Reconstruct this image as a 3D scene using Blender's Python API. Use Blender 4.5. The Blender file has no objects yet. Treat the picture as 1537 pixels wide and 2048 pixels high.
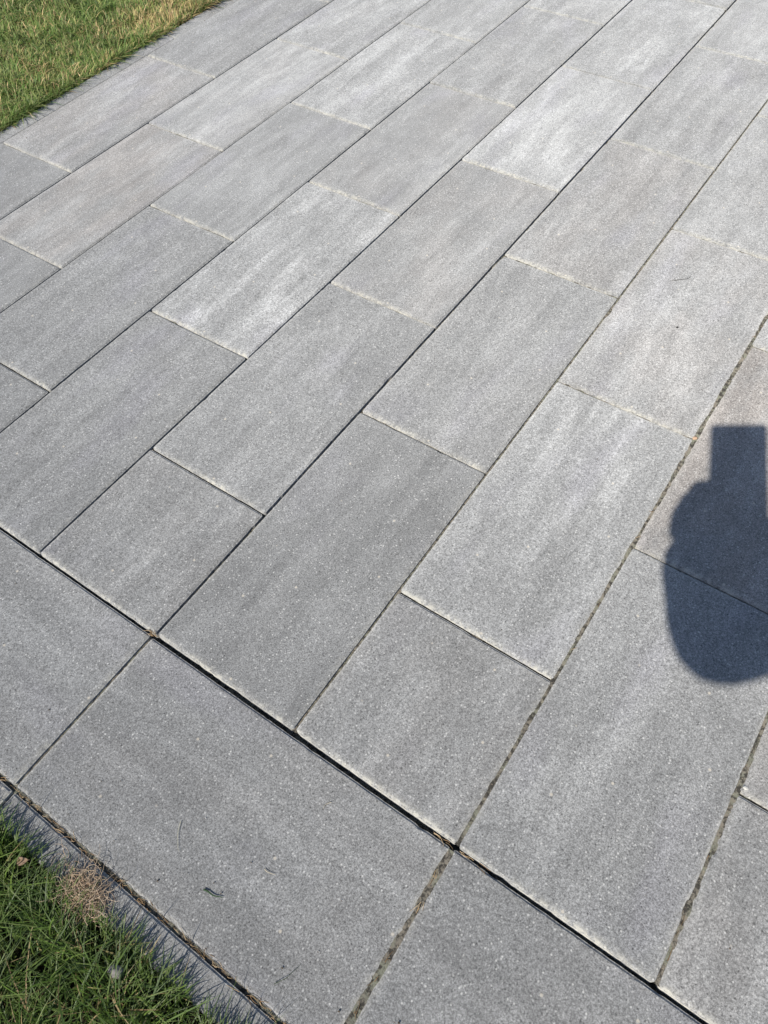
import bpy, bmesh, math, random
import numpy as np
from mathutils import Vector, Matrix, noise

# ------------------------------------------------------------------ camera, world, sun
scn = bpy.context.scene
COL = scn.collection
scn.render.resolution_x, scn.render.resolution_y = 768, 1024
CAM = Vector((-0.20820796, -1.27906187, 1.16365525))
CX = Vector((0.5654431914, -0.8236759437, -0.0428011339))      # camera right
CY = Vector((0.6934240974, 0.4466470951, 0.5653931319))        # camera up
CZ = Vector((-0.4465837194, -0.3493770345, 0.8237103067))      # camera back
cam_data = bpy.data.cameras.new('camera')
cam = bpy.data.objects.new('camera', cam_data)
COL.objects.link(cam)
cam.matrix_world = Matrix(((CX.x, CY.x, CZ.x, CAM.x), (CX.y, CY.y, CZ.y, CAM.y), (CX.z, CY.z, CZ.z, CAM.z), (0, 0, 0, 1)))
cam_data.sensor_fit = 'VERTICAL'
cam_data.sensor_height = 24.0
cam_data.lens = 24.0 * 1513.005 / 2048.0
cam_data.clip_start = 0.05
cam_data.clip_end = 500
scn.camera = cam

SUN_DIR = Vector((0.70313, -0.00701, -0.71102)).normalized()    # the way the light travels
world = bpy.data.worlds.new('World')
scn.world = world
world.use_nodes = True
nt = world.node_tree
bg = nt.nodes['Background']
sky = nt.nodes.new('ShaderNodeTexSky')
sky.sky_type = 'NISHITA'
sky.sun_disc = False
to_sun = -SUN_DIR
sky.sun_elevation = math.asin(to_sun.z)
sky.sun_rotation = math.atan2(to_sun.x, to_sun.y)
sky.air_density = 1.0
sky.dust_density = 0.6
sky.ozone_density = 1.6
nt.links.new(sky.outputs[0], bg.inputs[0])
bg.inputs[1].default_value = 0.095
sd = bpy.data.lights.new('sun', 'SUN')
sd.energy = 4.3
sd.angle = math.radians(0.53)
sd.color = (1.0, 0.94, 0.85)
sun = bpy.data.objects.new('sun', sd)
COL.objects.link(sun)
sun.rotation_euler = SUN_DIR.to_track_quat('-Z', 'Y').to_euler()
sun.location = (-3, 0, 4)
scn.view_settings.view_transform = 'Standard'
scn.view_settings.look = 'None'
scn.view_settings.gamma = 1
scn.view_settings.exposure = 0.42

rng = np.random.default_rng(11)
random.seed(5)

# ------------------------------------------------------------------ helpers
def tag(o, label=None, cat=None, group=None, kind=None):
    if label: o['label'] = label
    if cat: o['category'] = cat
    if group: o['group'] = group
    if kind: o['kind'] = kind
    return o

def mesh_obj(name, verts, faces, mat, parent=None, smooth=False):
    me = bpy.data.meshes.new(name)
    me.from_pydata([tuple(v) for v in verts], [], faces)
    me.update()
    if smooth:
        me.polygons.foreach_set('use_smooth', [True] * len(me.polygons))
    o = bpy.data.objects.new(name, me)
    if mat: me.materials.append(mat)
    COL.objects.link(o)
    if parent: o.parent = parent
    return o

def empty(name, loc=(0, 0, 0)):
    o = bpy.data.objects.new(name, None)
    o.location = loc
    o.empty_display_size = 0.1
    COL.objects.link(o)
    return o

class NB:
    """node builder"""
    def __init__(s, name):
        s.m = bpy.data.materials.new(name)
        s.m.use_nodes = True
        s.t = s.m.node_tree
        s.bsdf = s.t.nodes['Principled BSDF']
        s.out = s.t.nodes['Material Output']
    def n(s, typ, **kw):
        nd = s.t.nodes.new('ShaderNode' + typ)
        for k, v in kw.items(): setattr(nd, k, v)
        return nd
    def l(s, a, b): s.t.links.new(a, b)
    def set(s, sock, v):
        if hasattr(v, 'is_output'): s.l(v, sock)
        else:
            if isinstance(v, tuple) and sock.type == 'VECTOR': v = v[:3]
            sock.default_value = v
    def math(s, op, a, b=0.0, c=None, clamp=False):
        nd = s.n('Math', operation=op, use_clamp=clamp)
        s.set(nd.inputs[0], a); s.set(nd.inputs[1], b)
        if c is not None: s.set(nd.inputs[2], c)
        return nd.outputs[0]
    def ramp(s, v, lo, hi, a=0.0, b=1.0, smooth=True):
        nd = s.n('MapRange', interpolation_type='SMOOTHSTEP' if smooth else 'LINEAR')
        s.set(nd.inputs[0], v)
        for i, x in enumerate((lo, hi, a, b)): s.set(nd.inputs[i + 1], x)
        return nd.outputs[0]
    def mapping(s, vec, scale, loc=(0, 0, 0)):
        nd = s.n('Mapping'); s.l(vec, nd.inputs[0])
        nd.inputs['Scale'].default_value = scale; nd.inputs['Location'].default_value = loc
        return nd.outputs[0]
    def noise(s, vec, scale, detail=2, rough=0.5, w=None, dist=0.0):
        nd = s.n('TexNoise', noise_dimensions='4D' if w is not None else '3D')
        s.l(vec, nd.inputs['Vector'])
        nd.inputs['Scale'].default_value = scale
        nd.inputs['Detail'].default_value = detail
        nd.inputs['Roughness'].default_value = rough
        nd.inputs['Distortion'].default_value = dist
        if w is not None: s.set(nd.inputs['W'], w)
        return nd.outputs[0]
    def voronoi(s, vec, scale):
        nd = s.n('TexVoronoi'); s.l(vec, nd.inputs['Vector']); nd.inputs['Scale'].default_value = scale
        return nd
    def mix(s, f, a, b, typ='MIX'):
        nd = s.n('Mix', data_type='RGBA', blend_type=typ)
        s.set(nd.inputs[0], f); s.set(nd.inputs[6], a); s.set(nd.inputs[7], b)
        return nd.outputs[2]
    def scale(s, col, f):
        nd = s.n('VectorMath', operation='SCALE'); s.set(nd.inputs[0], col); s.set(nd.inputs[3], f)
        return nd.outputs[0]
    def bump(s, h, strength, dist):
        nd = s.n('Bump'); s.set(nd.inputs['Height'], h)
        nd.inputs['Strength'].default_value = strength; nd.inputs['Distance'].default_value = dist
        s.l(nd.outputs[0], s.bsdf.inputs['Normal'])
    def fin(s, col, rough=0.9, spec=0.3, diff=0.6):
        s.set(s.bsdf.inputs['Base Color'], col)
        s.set(s.bsdf.inputs['Roughness'], rough)
        s.bsdf.inputs['Specular IOR Level'].default_value = spec
        if 'Diffuse Roughness' in s.bsdf.inputs: s.bsdf.inputs['Diffuse Roughness'].default_value = diff
        return s.m

# ------------------------------------------------------------------ materials
def slab_material():
    b = NB('concrete_paving')
    tc = b.n('TexCoord').outputs['Object']
    oi = b.n('ObjectInfo')
    rnd = b.math('MULTIPLY', oi.outputs['Random'], 57.0)
    sep = b.n('SeparateColor'); b.l(oi.outputs['Color'], sep.inputs[0])
    tone, pale, warm = sep.outputs
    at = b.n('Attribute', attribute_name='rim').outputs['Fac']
    # streaks run along the slab
    st = b.noise(b.mapping(tc, (3.4, 17, 1)), 1.0, 7, 0.66, rnd, 0.25)
    st2 = b.noise(b.mapping(tc, (9, 60, 1)), 1.0, 4, 0.6, b.math('ADD', rnd, 9.0), 0.3)
    pt = b.noise(b.mapping(tc, (2.4, 5.0, 1)), 1.0, 3, 0.5, b.math('ADD', rnd, 3.3), 0.4)
    cl = b.noise(tc, 16, 5, 0.65, b.math('ADD', rnd, 21.0))
    brk = b.noise(tc, 95, 3, 0.7, rnd)
    streak = b.ramp(b.math('ADD', st, b.math('MULTIPLY_ADD', st2, 0.30, -0.15)), 0.40, 0.66)
    patch = b.ramp(b.math('ADD', pt, b.math('MULTIPLY_ADD', pale, 0.10, -0.02)), 0.44, 0.60)
    mask = b.math('MULTIPLY', b.math('MULTIPLY_ADD', patch, 0.72, 0.28), b.math('MULTIPLY_ADD', streak, 0.62, 0.38))
    mask = b.math('MULTIPLY', mask, b.ramp(brk, 0.30, 0.60, 0.45, 1.0))
    lift = b.math('MULTIPLY', mask, pale)
    base = b.math('MULTIPLY_ADD', streak, 0.165, 0.91)
    dk = b.noise(b.mapping(tc, (3.4, 26, 1)), 1.0, 4, 0.6, b.math('ADD', rnd, 90.0), 0.25)
    base = b.math('MULTIPLY', base, b.ramp(dk, 0.50, 0.72, 1.02, 0.88))
    mott = b.noise(b.mapping(tc, (42, 60, 1)), 1.0, 4, 0.72, b.math('ADD', rnd, 33.0))
    base = b.math('MULTIPLY', base, b.ramp(mott, 0.3, 0.7, 0.93, 1.07, False))
    base = b.math('MULTIPLY', base, b.ramp(cl, 0.3, 0.7, 0.93, 1.08, False))
    base = b.math('MULTIPLY', base, b.math('MULTIPLY_ADD', lift, 0.56, 1.0))
    wm = b.noise(tc, 7, 6, 0.6, b.math('ADD', rnd, 60.0), 1.2)
    base = b.math('MULTIPLY', base, b.ramp(wm, 0.30, 0.44, 0.90, 1.0))
    ring = b.math('ABSOLUTE', b.math('SUBTRACT', wm, 0.56))
    base = b.math('MULTIPLY', base, b.ramp(ring, 0.0, 0.012, 1.05, 1.0))
    base = b.math('MULTIPLY', base, tone)
    # aggregate grain: salt and pepper
    g1 = b.noise(tc, 400, 2.5, 0.75, rnd)
    g2 = b.noise(tc, 780, 1, 0.5)
    g3 = b.noise(tc, 190, 2, 0.7, rnd)
    grain = b.math('MULTIPLY', b.ramp(g1, 0.32, 0.70, 0.47, 1.58, False), b.ramp(g2, 0.3, 0.7, 0.72, 1.28, False))
    grain = b.math('MULTIPLY', grain, b.ramp(g3, 0.3, 0.7, 0.86, 1.14, False))
    vo = b.voronoi(tc, 210)
    sp = b.n('SeparateColor'); b.l(vo.outputs['Color'], sp.inputs[0])
    pick = b.math('GREATER_THAN', sp.outputs[0], 0.74)
    speck = b.math('MULTIPLY', pick, b.ramp(vo.outputs['Distance'], 0.38, 0.2, 0, 1))
    speck = b.math('MULTIPLY', speck, b.math('MULTIPLY_ADD', sp.outputs[1], 0.8, 0.2))
    vo2 = b.voronoi(tc, 62)
    sp2 = b.n('SeparateColor'); b.l(vo2.outputs['Color'], sp2.inputs[0])
    big = b.math('MULTIPLY', b.math('GREATER_THAN', sp2.outputs[0], 0.965), b.ramp(vo2.outputs['Distance'], 0.2, 0.08, 0, 1))
    pit = b.math('MULTIPLY', b.math('LESS_THAN', sp.outputs[2], 0.06), b.ramp(vo.outputs['Distance'], 0.35, 0.15, 0, 1))
    val = b.math('MULTIPLY', base, grain)
    val = b.math('MULTIPLY', val, b.math('MULTIPLY_ADD', pit, -0.5, 1.0))
    # tint: cool grey to brownish beige, warmth gathers in blotches
    wn = b.noise(b.mapping(tc, (4, 10, 1)), 1.0, 4, 0.6, b.math('ADD', rnd, 40.0))
    wf = b.math('MULTIPLY', warm, b.ramp(wn, 0.38, 0.62, 0.25, 1.0))
    tint = b.mix(wf, (0.985, 1.0, 0.995, 1), (1.06, 0.995, 0.935, 1))
    li = b.noise(b.mapping(tc, (3, 8, 1)), 1.0, 2, 0.5, b.math('ADD', rnd, 70.0))
    tint = b.mix(b.ramp(li, 0.52, 0.72, 0, 0.5), tint, (0.99, 0.985, 1.055, 1))
    col = b.scale(tint, val)
    col = b.mix(b.math('MULTIPLY', speck, 0.75), col, (0.60, 0.60, 0.58, 1))
    col = b.mix(b.math('MULTIPLY', big, 0.6), col, (0.60, 0.55, 0.46, 1))
    # chalky worn arrises, broken up; sun-facing row ends tinted paler as if lit
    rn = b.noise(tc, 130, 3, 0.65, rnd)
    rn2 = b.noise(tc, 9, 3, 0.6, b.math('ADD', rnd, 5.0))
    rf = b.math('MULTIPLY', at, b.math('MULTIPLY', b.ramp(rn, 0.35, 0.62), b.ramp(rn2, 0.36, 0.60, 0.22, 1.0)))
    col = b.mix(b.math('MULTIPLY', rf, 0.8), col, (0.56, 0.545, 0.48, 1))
    b.bump(b.math('ADD', b.math('MULTIPLY', g1, 1.0), b.math('MULTIPLY', g2, 0.4)), 0.55, 0.0016)
    return b.fin(col, 0.86, 0.35, 1.0)

def kerb_material():
    b = NB('kerb_concrete')
    tc = b.n('TexCoord').outputs['Object']
    g = b.noise(tc, 420, 3, 0.7); c = b.noise(tc, 20, 4, 0.6)
    v = b.math('MULTIPLY', b.ramp(g, 0.3, 0.7, 0.72, 1.28, False), b.ramp(c, 0.3, 0.7, 0.85, 1.12, False))
    st = b.ramp(b.noise(tc, 7, 5, 0.7), 0.5, 0.7)
    col = b.mix(b.math('MULTIPLY', st, 0.35), b.scale((0.215, 0.225, 0.232, 1), v), b.scale((0.19, 0.175, 0.14, 1), v))
    b.bump(g, 0.5, 0.0015)
    return b.fin(col, 0.9, 0.3, 1.0)

def fill_material():
    b = NB('joint_sand_and_moss')
    tc = b.n('TexCoord').outputs['Object']
    a = b.noise(tc, 38, 4, 0.7); g = b.noise(tc, 300, 3, 0.75); d = b.noise(tc, 120, 3, 0.7)
    col = b.mix(b.ramp(a, 0.42, 0.6), (0.215, 0.195, 0.16, 1), (0.20, 0.205, 0.16, 1))
    col = b.mix(b.ramp(d, 0.40, 0.58), (0.055, 0.052, 0.045, 1), col)
    col = b.mix(b.math('MULTIPLY', b.ramp(g, 0.58, 0.72), 0.7), col, (0.40, 0.34, 0.26, 1))
    b.bump(g, 0.8, 0.003)
    return b.fin(col, 0.95, 0.1, 1.0)

def soil_material(name, c1, c2, c3):
    b = NB(name)
    tc = b.n('TexCoord').outputs['Object']
    a = b.noise(tc, 3.0, 5, 0.65); g = b.noise(tc, 90, 4, 0.75); h = b.noise(tc, 320, 2, 0.6)
    col = b.mix(b.ramp(a, 0.4, 0.6), c1, c2)
    col = b.mix(b.ramp(g, 0.5, 0.68), col, c3)
    col = b.scale(col, b.ramp(h, 0.3, 0.7, 0.6, 1.35, False))
    b.bump(g, 0.9, 0.01)
    return b.fin(col, 0.95, 0.1, 1.0)

def blade_material(name, transl=0.35, rough=0.5, spec=0.35):
    b = NB(name)
    at = b.n('Attribute', attribute_name='tint').outputs['Color']
    tc = b.n('TexCoord').outputs['Object']
    g = b.noise(b.mapping(tc, (300, 300, 60)), 1.0, 2, 0.5)
    col = b.scale(at, b.ramp(g, 0.3, 0.7, 0.8, 1.2, False))
    b.fin(col, rough, spec, 0.3)
    if transl:
        tr = b.n('BsdfTranslucent'); b.l(b.mix(0.4, col, (0.16, 0.20, 0.03, 1)), tr.inputs[0])
        mx = b.n('MixShader'); mx.inputs[0].default_value = transl
        b.l(b.bsdf.outputs[0], mx.inputs[1]); b.l(tr.outputs[0], mx.inputs[2]); b.l(mx.outputs[0], b.out.inputs[0])
    return b.m

def plain_material(name, c, rough=0.6, spec=0.4, scale=60, amp=0.15, metal=0.0):
    b = NB(name)
    tc = b.n('TexCoord').outputs['Object']
    g = b.noise(tc, scale, 4, 0.6)
    col = b.scale((*c, 1), b.ramp(g, 0.3, 0.7, 1 - amp, 1 + amp, False))
    b.bump(g, 0.2, 0.002)
    b.bsdf.inputs['Metallic'].default_value = metal
    return b.fin(col, rough, spec, 0.2)

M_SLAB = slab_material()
M_KERB = kerb_material()
M_FILL = fill_material()
M_SAND = plain_material('pale_sand', (0.36, 0.35, 0.315), 0.9, 0.1, 170, 0.55)
M_BED = soil_material('bedding_sand', (0.10, 0.095, 0.085, 1), (0.12, 0.11, 0.095, 1), (0.07, 0.07, 0.065, 1))
M_SOIL = soil_material('turf_soil', (0.020, 0.026, 0.010, 1), (0.030, 0.026, 0.015, 1), (0.02, 0.03, 0.008, 1))
M_FARLAWN = soil_material('distant_lawn', (0.060, 0.085, 0.028, 1), (0.085, 0.10, 0.040, 1), (0.05, 0.075, 0.022, 1))
M_BLADE = blade_material('grass_blade', 0.25)
M_STRAW = blade_material('dry_straw', 0.2, 0.7, 0.2)

# ------------------------------------------------------------------ slabs
def ring_points(hw, hh, inset, R, seg=5, step=0.007):
    """points and normals round a rounded rectangle, the same count whatever the inset"""
    r = max(R - inset, 0.0006)
    nx = max(2, int(2 * hw / step)); ny = max(2, int(2 * hh / step))
    a, b = hw - inset, hh - inset
    pts = []
    for (sx, sy, a0, axis, n) in ((1, -1, -90, 'y', ny), (1, 1, 0, 'x', nx), (-1, 1, 90, 'y', ny), (-1, -1, 180, 'x', nx)):
        cx, cy = sx * (a - r), sy * (b - r)
        for k in range(seg + 1):
            t = math.radians(a0 + 90 * k / seg)
            pts.append((cx + r * math.cos(t), cy + r * math.sin(t), math.cos(t), math.sin(t)))
        x0, y0, nxx, nyy = pts[-1]
        if axis == 'y': x1, y1 = x0, sy * -1 * (b - r)
        else: x1, y1 = sx * -1 * (a - r), y0
        for k in range(1, n):
            t = k / n
            pts.append((x0 + (x1 - x0) * t, y0 + (y1 - y0) * t, nxx, nyy))
    return pts

def paving_block(name, L, Wd, mat, thick=0.045, cham=0.0032, R=0.0045, seed=0.0, jit=0.0005):
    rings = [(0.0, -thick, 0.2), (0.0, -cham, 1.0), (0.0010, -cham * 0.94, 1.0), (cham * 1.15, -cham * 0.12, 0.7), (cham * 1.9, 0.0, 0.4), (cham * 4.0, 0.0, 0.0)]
    verts, rim = [], []
    n = 0
    for i, (ins, z, rv) in enumerate(rings):
        pts = ring_points(L / 2, Wd / 2, ins, R)
        n = len(pts)
        k = (1.0, 1.0, 0.9, 0.55, 0.1, 0.0)[i]
        for (x, y, nx, ny) in pts:
            s = noise.noise(Vector((x * 22, y * 22, seed))) * 0.7 + noise.noise(Vector((x * 140, y * 140, seed + 7))) * 0.8
            c = noise.noise(Vector((x * 45, y * 45, seed + 31)))
            s = s * jit - (max(0, c - 0.46) * 0.006)
            verts.append((x + nx * s * k, y + ny * s * k, z + (min(0, s) * 0.5 if 0 < i < 4 else 0)))
            rim.append(rv * (1.0 if nx < -0.7 else 0.5 if nx > 0.7 else 0.33))  # lit chamfer painted in: sun-facing row ends get the most pale tint
    faces = [tuple(range(n))[::-1]]
    for i in range(len(rings) - 1):
        for j in range(n):
            j2 = (j + 1) % n
            faces.append((i * n + j, i * n + j2, (i + 1) * n + j2, (i + 1) * n + j))
    base = (len(rings) - 1) * n
    faces.append(tuple(base + j for j in range(n)))
    o = mesh_obj(name, verts, faces, mat)
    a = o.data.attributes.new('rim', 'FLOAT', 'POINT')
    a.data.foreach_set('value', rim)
    return o

# the joints as measured: cut positions (m) along each row; row k lies between y = -0.3k and -0.3(k+1)
CUTS = {
    -3: [-0.3, 0.298, 0.898, 1.500, 2.102, 2.702, 3.3],
    -2: [0.0, 0.594, 1.198, 1.803, 2.402, 3.003, 3.6],
    -1: [0.0, 0.293, 0.900, 1.502, 2.096, 2.698, 3.3],
    0: [0.0, 0.5985, 1.2025, 1.809, 2.398, 3.0, 3.6],
    1: [0.0, 0.297, 0.899, 1.500, 2.092, 2.695, 3.3],
    2: [0.0, 0.605, 1.201, 1.794, 2.405, 3.003, 3.6],
    3: [0.0, 0.300, 0.896, 1.503, 2.105, 2.703, 3.3],
    4: [0.0, 0.6024, 1.207, 1.805, 2.406, 3.0],
    5: [0.0, 0.2945, 0.899, 1.50, 2.10],
    6: [0.0, 0.60, 1.20],
}
CUTS[-3] = [0.0] + CUTS[-3][1:]
LINE_GAP = {-3: 0.0020, -2: 0.0034, -1: 0.0036, 0: 0.0042, 1: 0.0044, 2: 0.0056, 3: 0.0046, 4: 0.0052, 5: 0.0056, 6: 0.005, 7: 0.004}
# (row, index): tone, pale patches, warmth, words
MID = 0.25
T = {
    (-3, 1): (0.97, .15, .15, 'mid grey slab cut off by the left edge of the picture'),
    (-3, 2): (1.06, .45, .45, 'light grey slab with faint beige patches and soft streaks'),
    (-3, 3): (0.98, .20, .10, 'plain grey slab running up to the top edge beside the grass'),
    (-2, 0): (0.94, .15, .15, 'dark grey slab corner showing at the left edge'),
    (-2, 1): (1.02, .50, .60, 'pinkish beige streaked slab'),
    (-2, 2): (1.12, .62, .15, 'pale slab with long blue white streaks'),
    (-2, 3): (1.06, .60, .10, 'light slab with one strong white diagonal streak'),
    (-1, 0): (0.95, .10, .05, 'small dark grey corner of a half slab at the left edge'),
    (-1, 1): (0.97, .14, .05, 'even mid grey slab with hardly any streaks'),
    (-1, 2): (1.00, .28, .05, 'grey slab with a few light blotches'),
    (-1, 3): (1.14, .45, .05, 'lilac tinted light slab'),
    (-1, 4): (1.10, .45, .05, 'pale lilac slab touching the top edge'),
    (0, 0): (0.95, .14, .05, 'dark speckled slab meeting the border joint at the left edge'),
    (0, 1): (1.02, .95, .05, 'slab with a large whitish worn patch and bluish upper edge'),
    (0, 2): (1.02, .25, .20, 'even grey slab with faint fine streaks'),
    (0, 3): (1.05, .28, .10, 'mid grey slab with a darker middle'),
    (0, 4): (1.12, .35, .10, 'light slab at the top edge of the picture'),
    (1, 0): (0.95, .30, .15, 'short half slab with pale fuzzy streaks beside the border joint'),
    (1, 1): (1.00, .34, .05, 'grey slab with one light diagonal streak'),
    (1, 2): (1.04, .32, .30, 'softly streaked grey slab with a chalky near end'),
    (1, 3): (1.18, .60, .05, 'very pale almost white slab'),
    (1, 4): (1.12, .55, .05, 'pale lilac streaked slab'),
    (2, 0): (0.90, .10, .05, 'darkest evenly grey full slab beside the border joint'),
    (2, 1): (1.04, .16, .10, 'even light grey slab with dark open joint on its left'),
    (2, 2): (1.06, .26, .35, 'grey slab with white splashes near its far end'),
    (2, 3): (1.04, .25, .10, 'mid grey slab with scattered light spots'),
    (2, 4): (1.12, .40, .05, 'lilac grey slab touching the top edge'),
    (3, 0): (0.97, .28, .20, 'short half slab with faint greenish streaks beside the border joint'),
    (3, 1): (1.10, .50, .05, 'slab with a broad whitish worn patch'),
    (3, 2): (1.12, .42, .35, 'light slab with white streaks and tiny dark specks'),
    (3, 3): (1.12, .25, .10, 'even light slab reaching the right edge'),
    (3, 4): (1.14, .30, .10, 'light slab at the top right corner'),
    (4, 0): (1.00, .22, .05, 'large speckled grey slab touched by the bottom of the shadow'),
    (4, 1): (0.98, .35, .95, 'brownish grey slab carrying the square shadow of the phone'),
    (4, 2): (1.12, .40, .45, 'pale slab sliver on the right edge above the shadow'),
    (5, 0): (1.00, .25, .30, 'grey half slab in the bottom right corner'),
    (5, 1): (0.97, .25, .75, 'brownish slab sliver on the right edge under the shadow'),
}
ORD = ['first', 'second', 'third', 'fourth', 'fifth', 'sixth', 'seventh', 'eighth', 'ninth', 'tenth', 'eleventh']
def place_slab(cx, cy, L, Wd, rot, tone, pale, warm, label, group, dz=0.0):
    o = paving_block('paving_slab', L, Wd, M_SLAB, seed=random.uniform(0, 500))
    o.location = (cx, cy, dz + random.uniform(-0.0011, 0.0009))
    o.rotation_euler = (math.radians(random.uniform(-0.12, 0.12)), math.radians(random.uniform(-0.08, 0.08)), rot + math.radians(random.uniform(-0.08, 0.08)))
    o.color = (MID * (0.985 + (tone - 1) * 0.85), pale, warm, 1)
    tag(o, label, 'paving slab', group)
    return o

for row, cuts in CUTS.items():
    y0, y1 = -0.3 * row, -0.3 * (row + 1)
    for i in range(len(cuts) - 1):
        x0, x1 = cuts[i], cuts[i + 1]
        ga, gb = LINE_GAP[row], LINE_GAP[row + 1]
        ya, yb = y0 - ga / 2, y1 + gb / 2
        ge = (0.0045 if x0 < 0.75 else 0.0036) if i else (0.0055 if row < 2 else 0.0086 if row < 4 else 0.0060)
        xa = x0 + (ge / 2 if i else ge * 0.55)
        xb = x1 - (0.0045 if x1 < 0.75 else 0.0032) / 2
        t = T.get((row, i))
        rn = ORD[row + 3]
        if t:
            tone, pale, warm, words = t
            label = '%s, %s from the border in the %s row from the upper lawn' % (words, ORD[i] if row != -3 else ORD[i], rn)
        else:
            tone, pale, warm = random.uniform(0.98, 1.1), random.uniform(.2, .5), random.uniform(0, .3)
            label = 'grey slab outside the picture, %s from the border in the %s row from the upper lawn' % (ORD[i], rn)
        place_slab((xa + xb) / 2, (ya + yb) / 2, xb - xa, ya - yb, 0, tone, pale, warm, label, 'grey paving slabs laid in rows')
# the border course: slabs turned across, between x = -0.30 and 0
BC = [0.90, 0.601, 0.0, -0.5955, -1.1965, -1.797, -2.1]
BT = [(1.0, .2, .1, 'cut border slab at the upper lawn, outside the picture'), (0.96, .2, .1, 'border slab outside the left edge of the picture'),
      (0.96, .26, .10, 'border slab with soft pale patches at the left edge, above the slab nearest the straw tuft'),
      (0.92, .22, .15, 'dark speckled border slab lying beside the dry straw tuft, with a loose green grass blade on it'),
      (0.92, .14, .10, 'plain dark grey border slab at the bottom edge with sandy joint on its left'),
      (0.95, .2, .1, 'border slab outside the bottom right corner')]
for i in range(len(BC) - 1):
    y0, y1 = BC[i], BC[i + 1]
    gw = 0.0055 if i < 3 else 0.0086 if i == 3 else 0.0060
    xa, xb = -0.3015, -gw * 0.45
    tone, pale, warm, words = BT[i]
    gj = 0.0048
    place_slab((xa + xb) / 2, (y0 + y1) / 2, (y0 - y1) - gj, xb - xa, math.pi / 2, tone, pale, warm, words, 'border slabs laid across the ends of the rows', dz=-0.0014)

# kerb stones: narrow edging beside both lawns
def kerb(cx, cy, L, Wd, rot, label):
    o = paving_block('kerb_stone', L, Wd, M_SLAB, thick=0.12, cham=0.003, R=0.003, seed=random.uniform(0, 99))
    o.color = (0.245, 0.1, 0.1, 1)
    o.location = (cx, cy, -0.003); o.rotation_euler = (0, math.radians(random.uniform(-.3, .3)), rot)
    tag(o, label, 'kerb stone', 'narrow concrete edging stones beside the lawns')
kx0, kx1 = -0.3085 - 0.046, -0.3085
ky = [1.0, 0.40, -0.600, -1.605, -2.6]
kl = ['narrow edging stone outside the left edge of the picture', 'narrow edging stone in the lower left with only its end showing at the left edge',
      'long narrow edging stone half hidden by the lower lawn and the dry straw', 'narrow edging stone outside the bottom of the picture']
for i in range(4):
    kerb((kx0 + kx1) / 2, (ky[i] + ky[i + 1]) / 2, ky[i] - ky[i + 1] - 0.004, kx1 - kx0, math.pi / 2, kl[i])
kxs = [-0.36, 0.64, 1.64, 2.64, 3.64]
kl2 = ['narrow edging stone beside the upper lawn, outside the left edge', 'narrow edging stone between the beige patched slab and the upper lawn',
       'narrow edging stone between the upper lawn and the plain slab at the top edge', 'narrow edging stone beside the upper lawn, outside the top edge']
for i in range(4):
    kerb((kxs[i] + kxs[i + 1]) / 2, 0.9022 + 0.029, kxs[i + 1] - kxs[i] - 0.002, 0.058, 0, kl2[i])

# ------------------------------------------------------------------ ground
g = mesh_obj('ground', [(-150, -150, -0.045), (150, -150, -0.045), (150, 150, -0.045), (-150, 150, -0.045)], [(0, 1, 2, 3)], M_FARLAWN)
tag(g, kind='structure')
bed = mesh_obj('paving_bed', [(-0.31, -2.2, -0.024), (3.7, -2.2, -0.024), (3.7, 0.93, -0.024), (-0.31, 0.93, -0.024)], [(0, 1, 2, 3)], M_BED)
tag(bed, kind='structure')

def turf(name, x0, x1, y0, y1, nx, ny, z):
    vs, fs = [], []
    for j in range(ny + 1):
        for i in range(nx + 1):
            x = x0 + (x1 - x0) * i / nx; y = y0 + (y1 - y0) * j / ny
            vs.append((x, y, z + 0.006 * noise.noise(Vector((x * 9, y * 9, 2))) + 0.003 * noise.noise(Vector((x * 40, y * 40, 5)))))
    for j in range(ny):
        for i in range(nx):
            a = j * (nx + 1) + i
            fs.append((a, a + 1, a + nx + 2, a + nx + 1))
    return tag(mesh_obj(name, vs, fs, M_SOIL, smooth=True), kind='structure')
turf('lawn_soil', -2.5, -0.355, -2.6, 4.0, 90, 240, -0.017)
turf('lawn_soil', -0.355, 4.5, 0.962, 4.0, 240, 110, -0.012)

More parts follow.
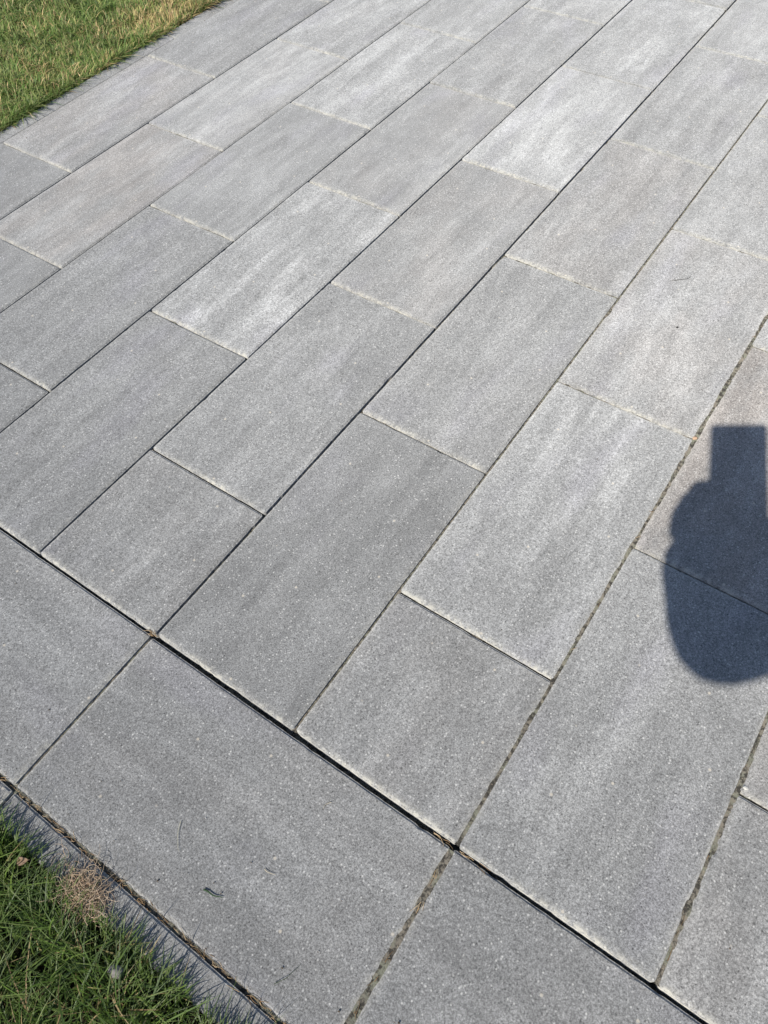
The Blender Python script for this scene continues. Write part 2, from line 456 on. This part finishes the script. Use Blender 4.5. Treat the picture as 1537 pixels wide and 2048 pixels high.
# joint filling: sand, moss and grit between the slabs
def joint_strips():
    vs, fs = [], []
    def strip(xa, ya, xb, yb, w, z, rough):
        L = math.hypot(xb - xa, yb - ya); n = max(2, int(L / 0.003)); m = 5
        dx, dy = (xb - xa) / L, (yb - ya) / L
        b0 = len(vs)
        for i in range(n + 1):
            for j in range(m + 1):
                s = (j / m - 0.5) * w
                x = xa + dx * L * i / n - dy * s; y = ya + dy * L * i / n + dx * s
                h = noise.noise(Vector((x * 60, y * 60, 1))) + 0.45 * noise.noise(Vector((x * 330, y * 330, 9))) + 1.3 * noise.noise(Vector((x * 14, y * 14, 19)))
                vs.append((x, y, min(z + rough * h, -0.0008)))
        for i in range(n):
            for j in range(m):
                a = b0 + i * (m + 1) + j
                fs.append((a, a + m + 1, a + m + 2, a + 1))
    lev = {-2: -.011, -1: -.011, 0: -.012, 1: -.012, 2: -.012, 3: -.0085, 4: -.0036, 5: -.0034, 6: -.005}
    for k, z in lev.items():
        strip(0.004, -0.3 * k, 3.3, -0.3 * k, 0.010, z, 0.0022 if k < 4 else 0.0018)
    for row, cuts in CUTS.items():
        for i, x in enumerate(cuts[1:-1]):
            z = -0.0055 if x > 0.7 else -0.008
            strip(x, -0.3 * row - .004, x, -0.3 * (row + 1) + .004, 0.008, z, 0.0016)
    strip(0, 0.9, 0, -2.1, 0.020, -0.0205, 0.0016)
    strip(-0.3045, 0.9, -0.3045, -2.4, 0.012, -0.0105, 0.0025)
    for y, z in ((0.6, -.01), (0.0, -.01), (-0.5955, -.010), (-1.1965, -.0036), (-1.797, -.006)):
        strip(-0.298, y, -0.006, y, 0.011, z, 0.0022)
    return mesh_obj('joint_filling', vs, fs, M_FILL, smooth=True)
def cross_sand():
    vs, fs = [], []
    for row, cuts in CUTS.items():
        for x in cuts[1:-1]:
            if x < 0.75 and not (row == -2): continue
            n = 98; m = 4; b0 = len(vs)
            zb = -0.0056 if x < 1.3 else -0.0044
            for i in range(n + 1):
                for j in range(m + 1):
                    px = x + (j / m - 0.5) * 0.009; py = -0.3 * row - 0.004 - 0.292 * i / n
                    h = 0.0012 * noise.noise(Vector((px * 200, py * 200, 3))) + 0.0040 * noise.noise(Vector((px * 25, py * 25, 6)))
                    vs.append((px, py, min(zb + h, -0.0006)))
            for i in range(n):
                for j in range(m):
                    a = b0 + i * (m + 1) + j
                    fs.append((a, a + m + 1, a + m + 2, a + 1))
    return mesh_obj('joint_sand', vs, fs, M_SAND, smooth=True)
tag(cross_sand(), 'pale cream sand filling the short cross joints of the upper rows', 'joint sand', kind='stuff')
tag(joint_strips(), 'brown sand, grit and dry moss in the joints between slabs', 'joint filling', kind='stuff')

# ------------------------------------------------------------------ blades
def blades(name, P, H, LD, LA, Wd, C, mat, seg=3, droop=0.45, side=None):
    """P (n,3) roots, H heights, LD lean azimuth, LA lean amount, Wd width, C colour (n,3): ONE mesh of curved blades"""
    n = len(P)
    if side is None: side = LD + math.pi / 2 + rng.normal(0, 0.5, n)
    sx, sy = np.cos(side), np.sin(side)
    dx, dy = np.cos(LD), np.sin(LD)
    V = np.zeros((n, 2 * seg + 1, 3))
    for k in range(seg + 1):
        t = k / seg
        horiz = H * LA * (0.25 * t + 0.75 * t ** 2)
        up = H * (t - droop * LA * t ** 2)
        cx = P[:, 0] + dx * horiz; cy = P[:, 1] + dy * horiz; cz = P[:, 2] + up
        if k == seg:
            V[:, 2 * seg] = np.c_[cx, cy, cz]
        else:
            w = Wd * (0.5, 0.52, 0.42, 0.28, 0.18)[k] 
            V[:, 2 * k] = np.c_[cx - sx * w, cy - sy * w, cz]
            V[:, 2 * k + 1] = np.c_[cx + sx * w, cy + sy * w, cz]
    nv = 2 * seg + 1
    loops, starts, tot = [], [], []
    base = np.arange(n)[:, None] * nv
    quads = np.array([[2 * k, 2 * k + 1, 2 * k + 3, 2 * k + 2] for k in range(seg - 1)])
    tri = np.array([2 * seg - 2, 2 * seg - 1, 2 * seg])
    per = np.concatenate([quads.ravel(), tri])
    lp = (base + per[None, :]).ravel()
    cnt = np.tile(np.array([4] * (seg - 1) + [3]), n)
    st = np.concatenate([[0], np.cumsum(cnt)[:-1]])
    me = bpy.data.meshes.new(name)
    me.vertices.add(n * nv); me.vertices.foreach_set('co', V.ravel())
    me.loops.add(len(lp)); me.loops.foreach_set('vertex_index', lp.astype(np.int32))
    me.polygons.add(len(cnt)); me.polygons.foreach_set('loop_start', st.astype(np.int32))
    me.polygons.foreach_set('loop_total', cnt.astype(np.int32))
    me.polygons.foreach_set('use_smooth', np.ones(len(cnt), bool))
    me.update(calc_edges=True)
    a = me.attributes.new('tint', 'FLOAT_COLOR', 'POINT')
    cc = np.ones((n, nv, 4)); cc[:, :, :3] = C[:, None, :]
    a.data.foreach_set('color', cc.ravel())
    me.materials.append(mat)
    o = bpy.data.objects.new(name, me)
    COL.objects.link(o)
    return o

def pnoise(P, s, z):
    return np.array([noise.noise(Vector((x * s, y * s, z))) for x, y in P[:, :2]])

def colours(n, dry, palette, dpal):
    c = palette[rng.integers(0, len(palette), n)] * rng.uniform(0.75, 1.3, (n, 1))
    d = dpal[rng.integers(0, len(dpal), n)] * rng.uniform(0.75, 1.2, (n, 1))
    m = rng.random(n) < dry
    c[m] = d[m]
    return c
GREEN_NEAR = np.array([(0.040, 0.085, 0.016), (0.055, 0.110, 0.020), (0.075, 0.130, 0.030), (0.035, 0.070, 0.018), (0.09, 0.14, 0.045)])
GREEN_FAR = np.array([(0.085, 0.125, 0.030), (0.065, 0.115, 0.026), (0.115, 0.145, 0.045), (0.055, 0.095, 0.024), (0.14, 0.16, 0.06)])
DRY = np.array([(0.33, 0.25, 0.12), (0.42, 0.32, 0.17), (0.26, 0.18, 0.09), (0.36, 0.30, 0.13)])

# lower lawn, beside the border course: long, dark and shaggy
def lower_lawn():
    n = 84000
    x = rng.uniform(-1.05, -0.356, n); y = rng.uniform(-1.75, 0.05, n)
    P = np.c_[x, y, np.full(n, -0.014)]
    clump = pnoise(P, 16, 3.0)
    bare = np.exp(-(((x + 0.350) / 0.022) ** 2 + ((y + 0.800) / 0.034) ** 2))
    keep = rng.random(n) < np.clip(0.55 + 1.5 * clump + 0.5 * (x > -0.42), 0.10, 1.0) * (1 - 0.85 * bare)
    P = P[keep]; clump = clump[keep]; n = len(P)
    H = rng.gamma(9, 0.0062, n) * (1 + 0.45 * clump)
    H = np.clip(H, 0.02, 0.10)
    ang = pnoise(P, 22, 8.0) * 5 + rng.normal(0, 1.1, n)
    LA = np.clip(rng.normal(0.75, 0.35, n), 0.1, 1.5)
    edge = P[:, 0] > -0.385
    H[edge] *= 0.86
    stray = edge & (H > 0.055)
    H[stray] = 0.055
    LA[edge] = np.clip(LA[edge], 0.1, 0.95)
    ang[edge] = rng.normal(0.1, 0.85, edge.sum())
    dry = np.clip(0.05 + 0.25 * pnoise(P, 6, 14.0), 0.01, 0.4)
    C = colours(n, dry, GREEN_NEAR * 1.25 * np.array([1.15, 1.0, 0.9]), DRY)
    return blades('lawn_grass', P, H, ang, LA, rng.uniform(0.0012, 0.0024, n) * np.where(rng.random(n) < 0.10, 1.8, 1.0), C, M_BLADE, seg=4)
tag(lower_lawn(), 'shaggy dark green grass overhanging the narrow edging stone at lower left', 'grass', kind='stuff')

# upper lawn: shorter, yellower, with worn dry patches
def upper_lawn():
    n = 120000
    x = rng.uniform(0.55, 2.6, n); y = 0.960 + 1.15 * rng.random(n) ** 1.25
    P = np.c_[x, y, np.full(n, -0.010)]
    clump = pnoise(P, 11, 33.0)
    keep = rng.random(n) < np.clip(0.75 + 0.8 * clump, 0.25, 1.0)
    P = P[keep]; clump = clump[keep]; n = len(P)
    H = np.clip(rng.gamma(9, 0.0033, n) * (1 + 0.35 * clump), 0.012, 0.052)
    ang = pnoise(P, 14, 18.0) * 5 + rng.normal(0, 1.2, n)
    LA = np.clip(rng.normal(0.8, 0.4, n), 0.1, 1.6)
    P[:, 1] += 0.012 * pnoise(P, 30, 61.0) * (P[:, 1] < 0.99)
    edge = P[:, 1] < 0.978
    H[edge] *= rng.uniform(0.9, 1.7, edge.sum())
    ang[edge] = rng.normal(-1.4, 0.8, edge.sum())
    worn = np.exp(-(((P[:, 0] - 1.80) / 0.22) ** 2 + ((P[:, 1] - 1.06) / 0.11) ** 2))
    dry = np.clip(0.13 + 0.30 * pnoise(P, 5, 44.0) + 0.2 * pnoise(P, 18, 47.0) + 0.6 * worn, 0.03, 0.8)
    C = colours(n, dry, GREEN_FAR * 2.0 * np.array([1.04, 1.0, 1.0]), DRY * 1.6)
    C *= (1 + 0.25 * pnoise(P, 4, 51.0))[:, None]
    return blades('lawn_grass', P, H, ang, LA, rng.uniform(0.0016, 0.0032, n), C, M_BLADE, seg=3)
tag(upper_lawn(), 'sunlit yellowish green lawn grass with dry brown patches at upper left', 'grass', kind='stuff')

# thatch of dead stems lying at the roots of the lawns
def fibres(name, P, L, az, curl, z_amp, r, C, mat, seg=7):
    """thin curled dead stems as flattened tubes, ONE mesh"""
    vs, fs, cs = [], [], []
    for i in range(len(P)):
        x, y, z = P[i]; a = az[i]; b0 = len(vs)
        ph = random.uniform(0, 6.28)
        for k in range(seg + 1):
            t = k / seg
            zz = z + z_amp[i] * math.sin(math.pi * t) * (0.7 + 0.3 * math.sin(ph + 5 * t))
            rr = r * (1 - 0.6 * t)
            px, py = -math.sin(a) * rr, math.cos(a) * rr
            vs += [(x - px, y - py, zz), (x, y, zz + rr * 1.3), (x + px, y + py, zz)]
            cs += [C[i]] * 3
            st = L[i] / seg
            x += math.cos(a) * st; y += math.sin(a) * st
            a += curl[i] / seg + random.uniform(-0.25, 0.25)
        for k in range(seg):
            q = b0 + 3 * k
            fs += [(q, q + 1, q + 4, q + 3), (q + 1, q + 2, q + 5, q + 4), (q + 2, q, q + 3, q + 5)]
    o = mesh_obj(name, vs, fs, mat, smooth=True)
    a = o.data.attributes.new('tint', 'FLOAT_COLOR', 'POINT')
    a.data.foreach_set('color', np.c_[np.array(cs), np.ones(len(cs))].ravel())
    return o

def dry_tuft():
    n = 420
    P = np.c_[rng.normal(-0.342, 0.010, n), rng.normal(-0.800, 0.020, n), rng.uniform(-0.001, 0.016, n)]
    P[:, 0] = np.clip(P[:, 0], -0.39, -0.310)
    return fibres('dry_grass_tuft', P, rng.uniform(0.012, 0.045, n), rng.uniform(0, 6.28, n), rng.normal(0, 2.6, n), rng.uniform(0.0005, 0.006, n), 0.00045,
                  colours(n, np.full(n, 0.95), GREEN_NEAR, np.array([(0.70, 0.55, 0.39), (0.60, 0.45, 0.31), (0.74, 0.60, 0.45), (0.48, 0.34, 0.23)])), M_STRAW)
tag(dry_tuft(), 'tangled tuft of dry straw coloured grass lying on the edging stone at the lower lawn', 'dry grass')

def joint_fibres():
    P, L, A, c, z, C = [], [], [], [], [], []
    spec = [(-0.3045, -0.55, -0.3045, -1.15, 100, 0.004), (0.0, -1.16, 0.0, -1.26, 12, 0.004), (0.0, -0.59, 0.0, -0.605, 12, 0.003),
            (-0.29, -1.1965, -0.01, -1.1965, 16, 0.003), (0.02, -1.5, 0.6, -1.5, 7, 0.003), (0.3, -1.2, 1.6, -1.2, 7, 0.002)]
    for (x0, y0, x1, y1, n, w) in spec:
        for i in range(n):
            t = random.random()
            az = math.atan2(y1 - y0, x1 - x0) + random.choice([0, math.pi]) + random.gauss(0, 0.22)
            P.append((x0 + (x1 - x0) * t + random.gauss(0, w * 0.5) * (x0 == x1), y0 + (y1 - y0) * t + random.gauss(0, w * 0.5) * (y0 == y1), random.uniform(-0.004, 0.0)))
            L.append(random.uniform(0.012, 0.05) if w > 0.005 else random.uniform(0.006, 0.02)); A.append(az); c.append(random.gauss(0, 0.7)); z.append(random.uniform(0.0, 0.003))
            C.append(tuple(np.array(random.choice([(0.42, 0.30, 0.17), (0.30, 0.19, 0.10), (0.50, 0.38, 0.24), (0.16, 0.11, 0.06)])) * random.uniform(0.9, 1.3)))
    return fibres('dry_joint_fibres', np.array(P), L, A, c, z, 0.00055, np.array(C), M_STRAW, seg=5)
tag(joint_fibres(), 'dead grass roots and straw wedged in the sandy joints', 'dead roots', kind='stuff')

# ------------------------------------------------------------------ small loose things
def single_blade(name, x, y, L, az, w, col, label, cat, z=0.0004, curl=0.2, arch=0.0004, group=None):
    o = fibres(name, np.array([(x, y, z)]), [L], [az], [curl], [arch], w, np.array([col]), M_STRAW if 'straw' in name else M_BLADE, seg=8)
    tag(o, label, cat, group); return o

single_blade('grass_clipping', -0.2445, -0.9363, 0.030, math.atan2(-0.0291, 0.0084), 0.0013, (0.035, 0.085, 0.03), 'short loose dark green grass blade lying on the border slab', 'grass blade', curl=0.05)
single_blade('straw_piece', -0.196, -0.8465, 0.042, math.atan2(-0.0167, -0.0357), 0.0006, (0.62, 0.60, 0.48), 'thin pale straw lying on the border slab nearest the dry tuft', 'straw', curl=0.5)
single_blade('straw_piece', -0.1758, -0.9908, 0.018, math.atan2(-0.0179, -0.005), 0.0006, (0.60, 0.54, 0.42), 'tiny straw crumb on the border slab right of the loose green blade', 'straw', curl=1.0)
single_blade('straw_piece', -0.050, -1.0150, 0.016, 2.4, 0.0006, (0.58, 0.52, 0.4), 'hair thin straw on the border slab close to the wide dark joint', 'straw', curl=1.2)
single_blade('grass_clipping', -0.276, -1.090, 0.040, math.atan2(-0.02, 0.030), 0.0005, (0.05, 0.08, 0.03), 'long thin green blade reaching over the joint onto the border slab at the bottom edge', 'grass blade', curl=0.3, arch=0.004)
single_blade('grass_clipping', 1.8902, 0.9482, 0.05, math.atan2(-0.0495, -0.0266), 0.0013, (0.16, 0.19, 0.06), 'loose yellow green blade lying on the slab at the top edge beside the lawn', 'grass blade', curl=0.6)
for (x, y, L, az) in ((1.116, 0.962, 0.055, -1.2), (1.135, 0.957, 0.045, -0.7), (1.32, 0.962, 0.05, -1.9), (1.72, 0.962, 0.045, -1.1)):
    pass
single_blade('twig', 1.318, -0.978, 0.048, math.atan2(-0.045, 0.023), 0.0008, (0.10, 0.09, 0.08), 'tiny crooked dark twig on the pale slab two rows left of the phone shadow', 'twig', curl=1.4)

def pebble(name, x, y, z, r, col, label, cat, squash=0.6):
    bm = bmesh.new()
    bmesh.ops.create_icosphere(bm, subdivisions=3, radius=1)
    for v in bm.verts:
        d = 1 + 0.28 * noise.noise(v.co * 1.3 + Vector((x * 50, y * 50, 0))) + 0.10 * noise.noise(v.co * 4)
        v.co = Vector((v.co.x * d * 1.2, v.co.y * d * 0.9, v.co.z * d * squash)) * r
    me = bpy.data.meshes.new(name); bm.to_mesh(me); bm.free()
    me.polygons.foreach_set('use_smooth', [True] * len(me.polygons))
    me.materials.append(plain_material('stone_' + cat, col, 0.8, 0.3, 400, 0.25))
    o = bpy.data.objects.new(name, me); COL.objects.link(o)
    o.location = (x, y, z); o.rotation_euler = (0, 0, random.uniform(0, 6))
    return tag(o, label, cat)
pebble('pebble', 0.8960, -1.1985, 0.0010, 0.0042, (0.48, 0.33, 0.22), 'small orange brown pebble sitting in the joint just upper left of the square shadow', 'pebble')
pebble('pebble', 0.3055, -1.5090, 0.0002, 0.0032, (0.50, 0.49, 0.45), 'small whitish pebble in the joint at the right edge below the shadow', 'pebble')
pebble('pebble', -0.383, -0.910, 0.016, 0.0085, (0.19, 0.18, 0.17), 'pale grey stone nestled in the lower grass', 'stone')
pebble('seed', 1.1749, -1.0488, 0.0008, 0.0022, (0.03, 0.03, 0.03), 'single black seed on the pale slab left of the phone shadow', 'seed')

def leaf(x, y, z):
    vs, fs = [], []
    n = 8; L, w = 0.021, 0.006
    for i in range(n + 1):
        t = i / n; hw = w * math.sin(math.pi * (0.04 + 0.94 * t)) ** 0.8
        for s in (-1, 0, 1):
            vs.append((t * L, s * hw, 0.008 * math.sin(2.6 * t) + 0.006 * abs(s) + 0.003 * noise.noise(Vector((t * 5, s * 3, 1)))))
    for i in range(n):
        a = 3 * i
        fs += [(a, a + 1, a + 4, a + 3), (a + 1, a + 2, a + 5, a + 4)]
    o = mesh_obj('dead_leaf', vs, fs, plain_material('dead_leaf_brown', (0.22, 0.15, 0.10), 0.75, 0.3, 90, 0.3), smooth=True)
    m = o.modifiers.new('thickness', 'SOLIDIFY'); m.thickness = 0.0006
    o.location = (x, y, z); o.rotation_euler = (0.3, -0.2, -0.9)
    tag(o, 'curled pinkish brown dead leaf in the grass at the left edge', 'leaf')
leaf(-0.366, -0.692, 0.008)

# ------------------------------------------------------------------ the photographer (seen in the picture only by the shadow)
def P3(a, b, c): return CAM + CX * a + CY * b + CZ * c
def skin(name, pts, edges, mat, parent=None, sub=2, root=0):
    """pts: list of (Vector, rx, ry): one continuous skinned surface"""
    me = bpy.data.meshes.new(name)
    me.from_pydata([tuple(p[0]) for p in pts], edges, [])
    o = bpy.data.objects.new(name, me); COL.objects.link(o)
    me.materials.append(mat)
    m = o.modifiers.new('skin', 'SKIN'); m.use_smooth_shade = True
    for i, p in enumerate(pts):
        me.skin_vertices[0].data[i].radius = (p[1], p[2] if len(p) > 2 else p[1])
        me.skin_vertices[0].data[i].use_root = (i == root)
    s = o.modifiers.new('sub', 'SUBSURF'); s.levels = s.render_levels = sub
    if parent: o.parent = parent
    return o
M_SKIN = plain_material('skin', (0.50, 0.31, 0.22), 0.55, 0.4, 40, 0.06)
M_SWEAT = plain_material('sweater_wool', (0.07, 0.09, 0.13), 0.9, 0.2, 300, 0.3)
M_JEANS = plain_material('denim', (0.04, 0.06, 0.12), 0.9, 0.2, 350, 0.3)
M_HAIR = plain_material('brown_hair', (0.06, 0.035, 0.02), 0.6, 0.4, 200, 0.4)
M_SHOE = plain_material('shoe_leather', (0.05, 0.035, 0.025), 0.5, 0.5, 90, 0.2)
M_EYE = plain_material('eye_white', (0.75, 0.73, 0.70), 0.2, 0.5, 20, 0.03)
M_LIP = plain_material('lips', (0.42, 0.17, 0.14), 0.5, 0.4, 60, 0.05)
M_PH = plain_material('phone_case', (0.02, 0.02, 0.022), 0.45, 0.5, 100, 0.1)
M_GL = plain_material('phone_glass', (0.01, 0.01, 0.012), 0.08, 0.6, 10, 0.02)

fa = math.radians(42)
F = Vector((math.cos(fa), math.sin(fa), 0)); Lf = Vector((-math.sin(fa), math.cos(fa), 0)); Z = Vector((0, 0, 1))
nb = Vector((-0.508, -1.793, 0))                                   # ground point under the neck
def B(f, l, z): return nb + F * f + Lf * l + Z * z
person = empty('person', (nb.x, nb.y, 0))
tag(person, 'person in loose sweater and jeans standing outside the picture, whose arm shadow shows at right', 'person')
def child(o):
    o.parent = person; o.matrix_parent_inverse = Matrix.Translation(-person.location); return o
wl = P3(-0.125, -0.165, 0.045); wr = P3(0.055, -0.250, 0.055)      # wrists
el = CAM + Vector((-0.42, -0.096, 0.008)); er = CAM + Vector((-0.10, -0.42, -0.10))
sl = CAM + Vector((-0.42, -0.375, 0.15)); sr = CAM + Vector((-0.18, -0.655, 0.15))
body = [
    (B(-0.02, 0, 0.88), 0.13, 0.11), (B(-0.02, 0, 1.05), 0.115, 0.10), (B(-0.01, 0, 1.22), 0.13, 0.105), (B(0, 0, 1.335), 0.07, 0.06),
    (B(0.02, 0, 1.40), 0.052, 0.052), (B(0.06, 0, 1.475), 0.078, 0.082), (B(0.055, 0, 1.56), 0.075, 0.085),
    (sl, 0.05, 0.05), (el, 0.040, 0.040), (wl, 0.027, 0.024),
    (sr, 0.05, 0.05), (er, 0.040, 0.040), (wr, 0.027, 0.024),
    (B(-0.01, 0.095, 0.80), 0.085, 0.085), (B(0.01, 0.11, 0.46), 0.055, 0.055), (B(-0.02, 0.12, 0.09), 0.036, 0.036), (B(0.12, 0.14, 0.035), 0.04, 0.03),
    (B(-0.01, -0.095, 0.80), 0.085, 0.085), (B(0.01, -0.11, 0.46), 0.055, 0.055), (B(-0.02, -0.12, 0.09), 0.036, 0.036), (B(0.12, -0.14, 0.035), 0.04, 0.03),
    (P3(-0.098, -0.148, 0.008), 0.052, 0.036), (P3(0.006, -0.222, 0.012), 0.062, 0.044),
    (B(0.150, 0, 1.495), 0.012, 0.014), (B(0.045, 0.088, 1.49), 0.010, 0.02), (B(0.045, -0.088, 1.49), 0.010, 0.02)]
edges = [(0, 1), (1, 2), (2, 3), (3, 4), (4, 5), (5, 6), (3, 7), (7, 8), (8, 9), (3, 10), (10, 11), (11, 12),
         (0, 13), (13, 14), (14, 15), (15, 16), (0, 17), (17, 18), (18, 19), (19, 20), (9, 21), (12, 22), (5, 23), (5, 24), (5, 25)]
# fingers: unequal, bent round the edge of the phone; they grow out of the palms
def finger(root, pts, r0):
    prev = root
    for k, p in enumerate(pts):
        body.append((p, r0 * (1 - 0.13 * k), r0 * (1 - 0.13 * k)))
        edges.append((prev, len(body) - 1)); prev = len(body) - 1
for k, (ao, b0, ln) in enumerate(((-0.096, -0.084, 0.95), (-0.114, -0.104, 1.05), (-0.129, -0.130, 1.0), (-0.133, -0.160, 0.8))):
    finger(21, [P3(ao, b0, -0.008), P3(ao + 0.010, b0 + .004, -0.026), P3(ao + 0.010 + 0.034 * ln, b0 + .008, -0.027), P3(ao + 0.010 + 0.056 * ln, b0 + .010, -0.020)], 0.0135)
finger(21, [P3(-0.096, -0.118, 0.022), P3(-0.082, -0.098, 0.026), P3(-0.062, -0.088, 0.022)], 0.0165)
for k, (b0, ln) in enumerate(((-0.160, 0.95), (-0.181, 1.05), (-0.202, 1.0), (-0.222, 0.8))):
    finger(22, [P3(0.048, b0, -0.012), P3(0.048, b0 + .004, -0.026), P3(0.050 - 0.034 * ln, b0 + .008, -0.024), P3(0.050 - 0.052 * ln, b0 + .010, -0.020)], 0.0095)
finger(22, [P3(0.000, -0.252, 0.020), P3(-0.012, -0.262, 0.030)], 0.046)
finger(22, [P3(0.066, -0.172, 0.024), P3(0.044, -0.152, 0.026), P3(0.022, -0.142, 0.022)], 0.0115)
child(skin('body', body, edges, M_SKIN, sub=2))
# clothes follow the body
lc = el.lerp(wl, 0.95); rc = er.lerp(wr, 0.85)
sw = [(B(-0.02, 0, 0.77), 0.150, 0.130), (B(-0.02, 0, 1.05), 0.15, 0.13), (B(-0.01, 0, 1.22), 0.155, 0.125), (B(0, 0, 1.345), 0.078, 0.072),
      (sl, 0.064, 0.064), (sl.lerp(el, .60) + Vector((0, 0, 0.02)), 0.045, 0.045), (el, 0.120, 0.110), (el.lerp(wl, .5) + Vector((0, -0.018, -0.004)), 0.078, 0.078), (lc + Vector((0, 0.006, -0.006)), 0.070, 0.068),
      (sr, 0.072, 0.072), (er, 0.062, 0.062), (rc, 0.038, 0.038)]
child(skin('sweater', sw, [(0, 1), (1, 2), (2, 3), (3, 4), (4, 5), (5, 6), (6, 7), (7, 8), (3, 9), (9, 10), (10, 11)], M_SWEAT))
jn = [(B(-0.02, 0, 0.97), 0.14, 0.12), (B(-0.01, 0.095, 0.78), 0.10, 0.10), (B(0.01, 0.11, 0.46), 0.072, 0.072), (B(-0.02, 0.12, 0.04), 0.060, 0.060),
      (B(-0.01, -0.095, 0.78), 0.10, 0.10), (B(0.01, -0.11, 0.46), 0.072, 0.072), (B(-0.02, -0.12, 0.04), 0.060, 0.060)]
child(skin('jeans', jn, [(0, 1), (1, 2), (2, 3), (0, 4), (4, 5), (5, 6)], M_JEANS))
for s in (1, -1):
    child(skin('shoe', [(B(-0.055, 0.12 * s, 0.045), 0.043, 0.045), (B(0.03, 0.128 * s, 0.045), 0.046, 0.045), (B(0.13, 0.14 * s, 0.035), 0.05, 0.033), (B(0.19, 0.145 * s, 0.03), 0.036, 0.026)], [(0, 1), (1, 2), (2, 3)], M_SHOE))
    child(skin('eye', [(B(0.122, 0.032 * s, 1.512), 0.011), (B(0.128, 0.032 * s, 1.512), 0.010)], [(0, 1)], M_EYE, sub=2))
child(skin('mouth', [(B(0.128, 0.022, 1.452), 0.005), (B(0.137, 0, 1.453), 0.007), (B(0.128, -0.022, 1.452), 0.005)], [(0, 1), (1, 2)], M_LIP, sub=2))
child(skin('hair', [(B(0.03, 0, 1.585), 0.088, 0.085), (B(-0.015, 0, 1.53), 0.085, 0.088), (B(-0.025, 0, 1.45), 0.062, 0.075)], [(0, 1), (1, 2)], M_HAIR))

# the phone, its lens at the place of the camera
def rbox(name, a0, a1, b0, b1, c0, c1, r, mat):
    bm = bmesh.new()
    n = 6; out = []
    for (ax, bx, t0) in ((a1 - r, b0 + r, -90), (a1 - r, b1 - r, 0), (a0 + r, b1 - r, 90), (a0 + r, b0 + r, 180)):
        for k in range(n + 1):
            t = math.radians(t0 + 90 * k / n); out.append((ax + r * math.cos(t), bx + r * math.sin(t)))
    lo = [bm.verts.new(P3(x, y, c0)) for x, y in out]; hi = [bm.verts.new(P3(x, y, c1)) for x, y in out]
    bm.faces.new(lo[::-1]); bm.faces.new(hi)
    m = len(out)
    for i in range(m): bm.faces.new((lo[i], lo[(i + 1) % m], hi[(i + 1) % m], hi[i]))
    bmesh.ops.bevel(bm, geom=[e for e in bm.edges if abs((e.verts[0].co - e.verts[1].co).dot(CZ)) < 1e-6], offset=0.0012, segments=2, affect='EDGES')
    me = bpy.data.meshes.new(name); bm.to_mesh(me); bm.free(); me.materials.append(mat)
    o = bpy.data.objects.new(name, me); COL.objects.link(o); return o
phone = rbox('smartphone', -0.080, 0.029, -0.200, 0.0345, 0.004, 0.013, 0.006, M_PH)
tag(phone, 'dark smartphone in a wide case held up just outside the picture, casting the square shadow', 'smartphone')
for nm, args in (('screen', (-0.075, 0.024, -0.168, 0.028, 0.0133, 0.0141, 0.004, M_GL)), ('camera_bump', (-0.014, 0.022, -0.018, 0.022, 0.0012, 0.0038, 0.008, M_GL))):
    c = rbox(nm, *args); c.parent = phone

# soil crumbs and grit scattered on the paving, thicker beside the lawns
def crumbs():
    vs, fs = [], []
    def one(x, y, z, r):
        b = len(vs); a0 = random.uniform(0, 6.28)
        for k in range(5):
            a = a0 + k * 1.2566
            rr = r * random.uniform(0.7, 1.3)
            vs.append((x + rr * math.cos(a), y + rr * math.sin(a), z))
        for k in range(5):
            a = a0 + k * 1.2566 + 0.6
            rr = r * random.uniform(0.4, 0.7)
            vs.append((x + rr * math.cos(a), y + rr * math.sin(a), z + r * random.uniform(0.5, 1.0)))
        for k in range(5):
            k2 = (k + 1) % 5
            fs.extend([(b + k, b + k2, b + 5 + k), (b + k2, b + 5 + k2, b + 5 + k)])
        fs.append(tuple(b + 5 + k for k in range(5)))
    for i in range(26): one(-0.30 + abs(random.gauss(0, 0.06)), random.uniform(-1.3, -0.5), 0.0, random.uniform(0.0005, 0.0016))
    for i in range(110): one(random.uniform(0.8, 2.3), 0.95 - abs(random.gauss(0, 0.08)), 0.0, random.uniform(0.0006, 0.0018))
    for i in range(90): one(random.uniform(-0.28, 2.2), random.uniform(-1.6, 0.9), 0.0, random.uniform(0.0004, 0.0013))
    return mesh_obj('soil_crumbs', vs, fs, plain_material('soil_crumb', (0.10, 0.08, 0.06), 0.9, 0.1, 200, 0.5))
tag(crumbs(), 'tiny brown soil crumbs and grit strewn over the slabs', 'grit', kind='stuff')
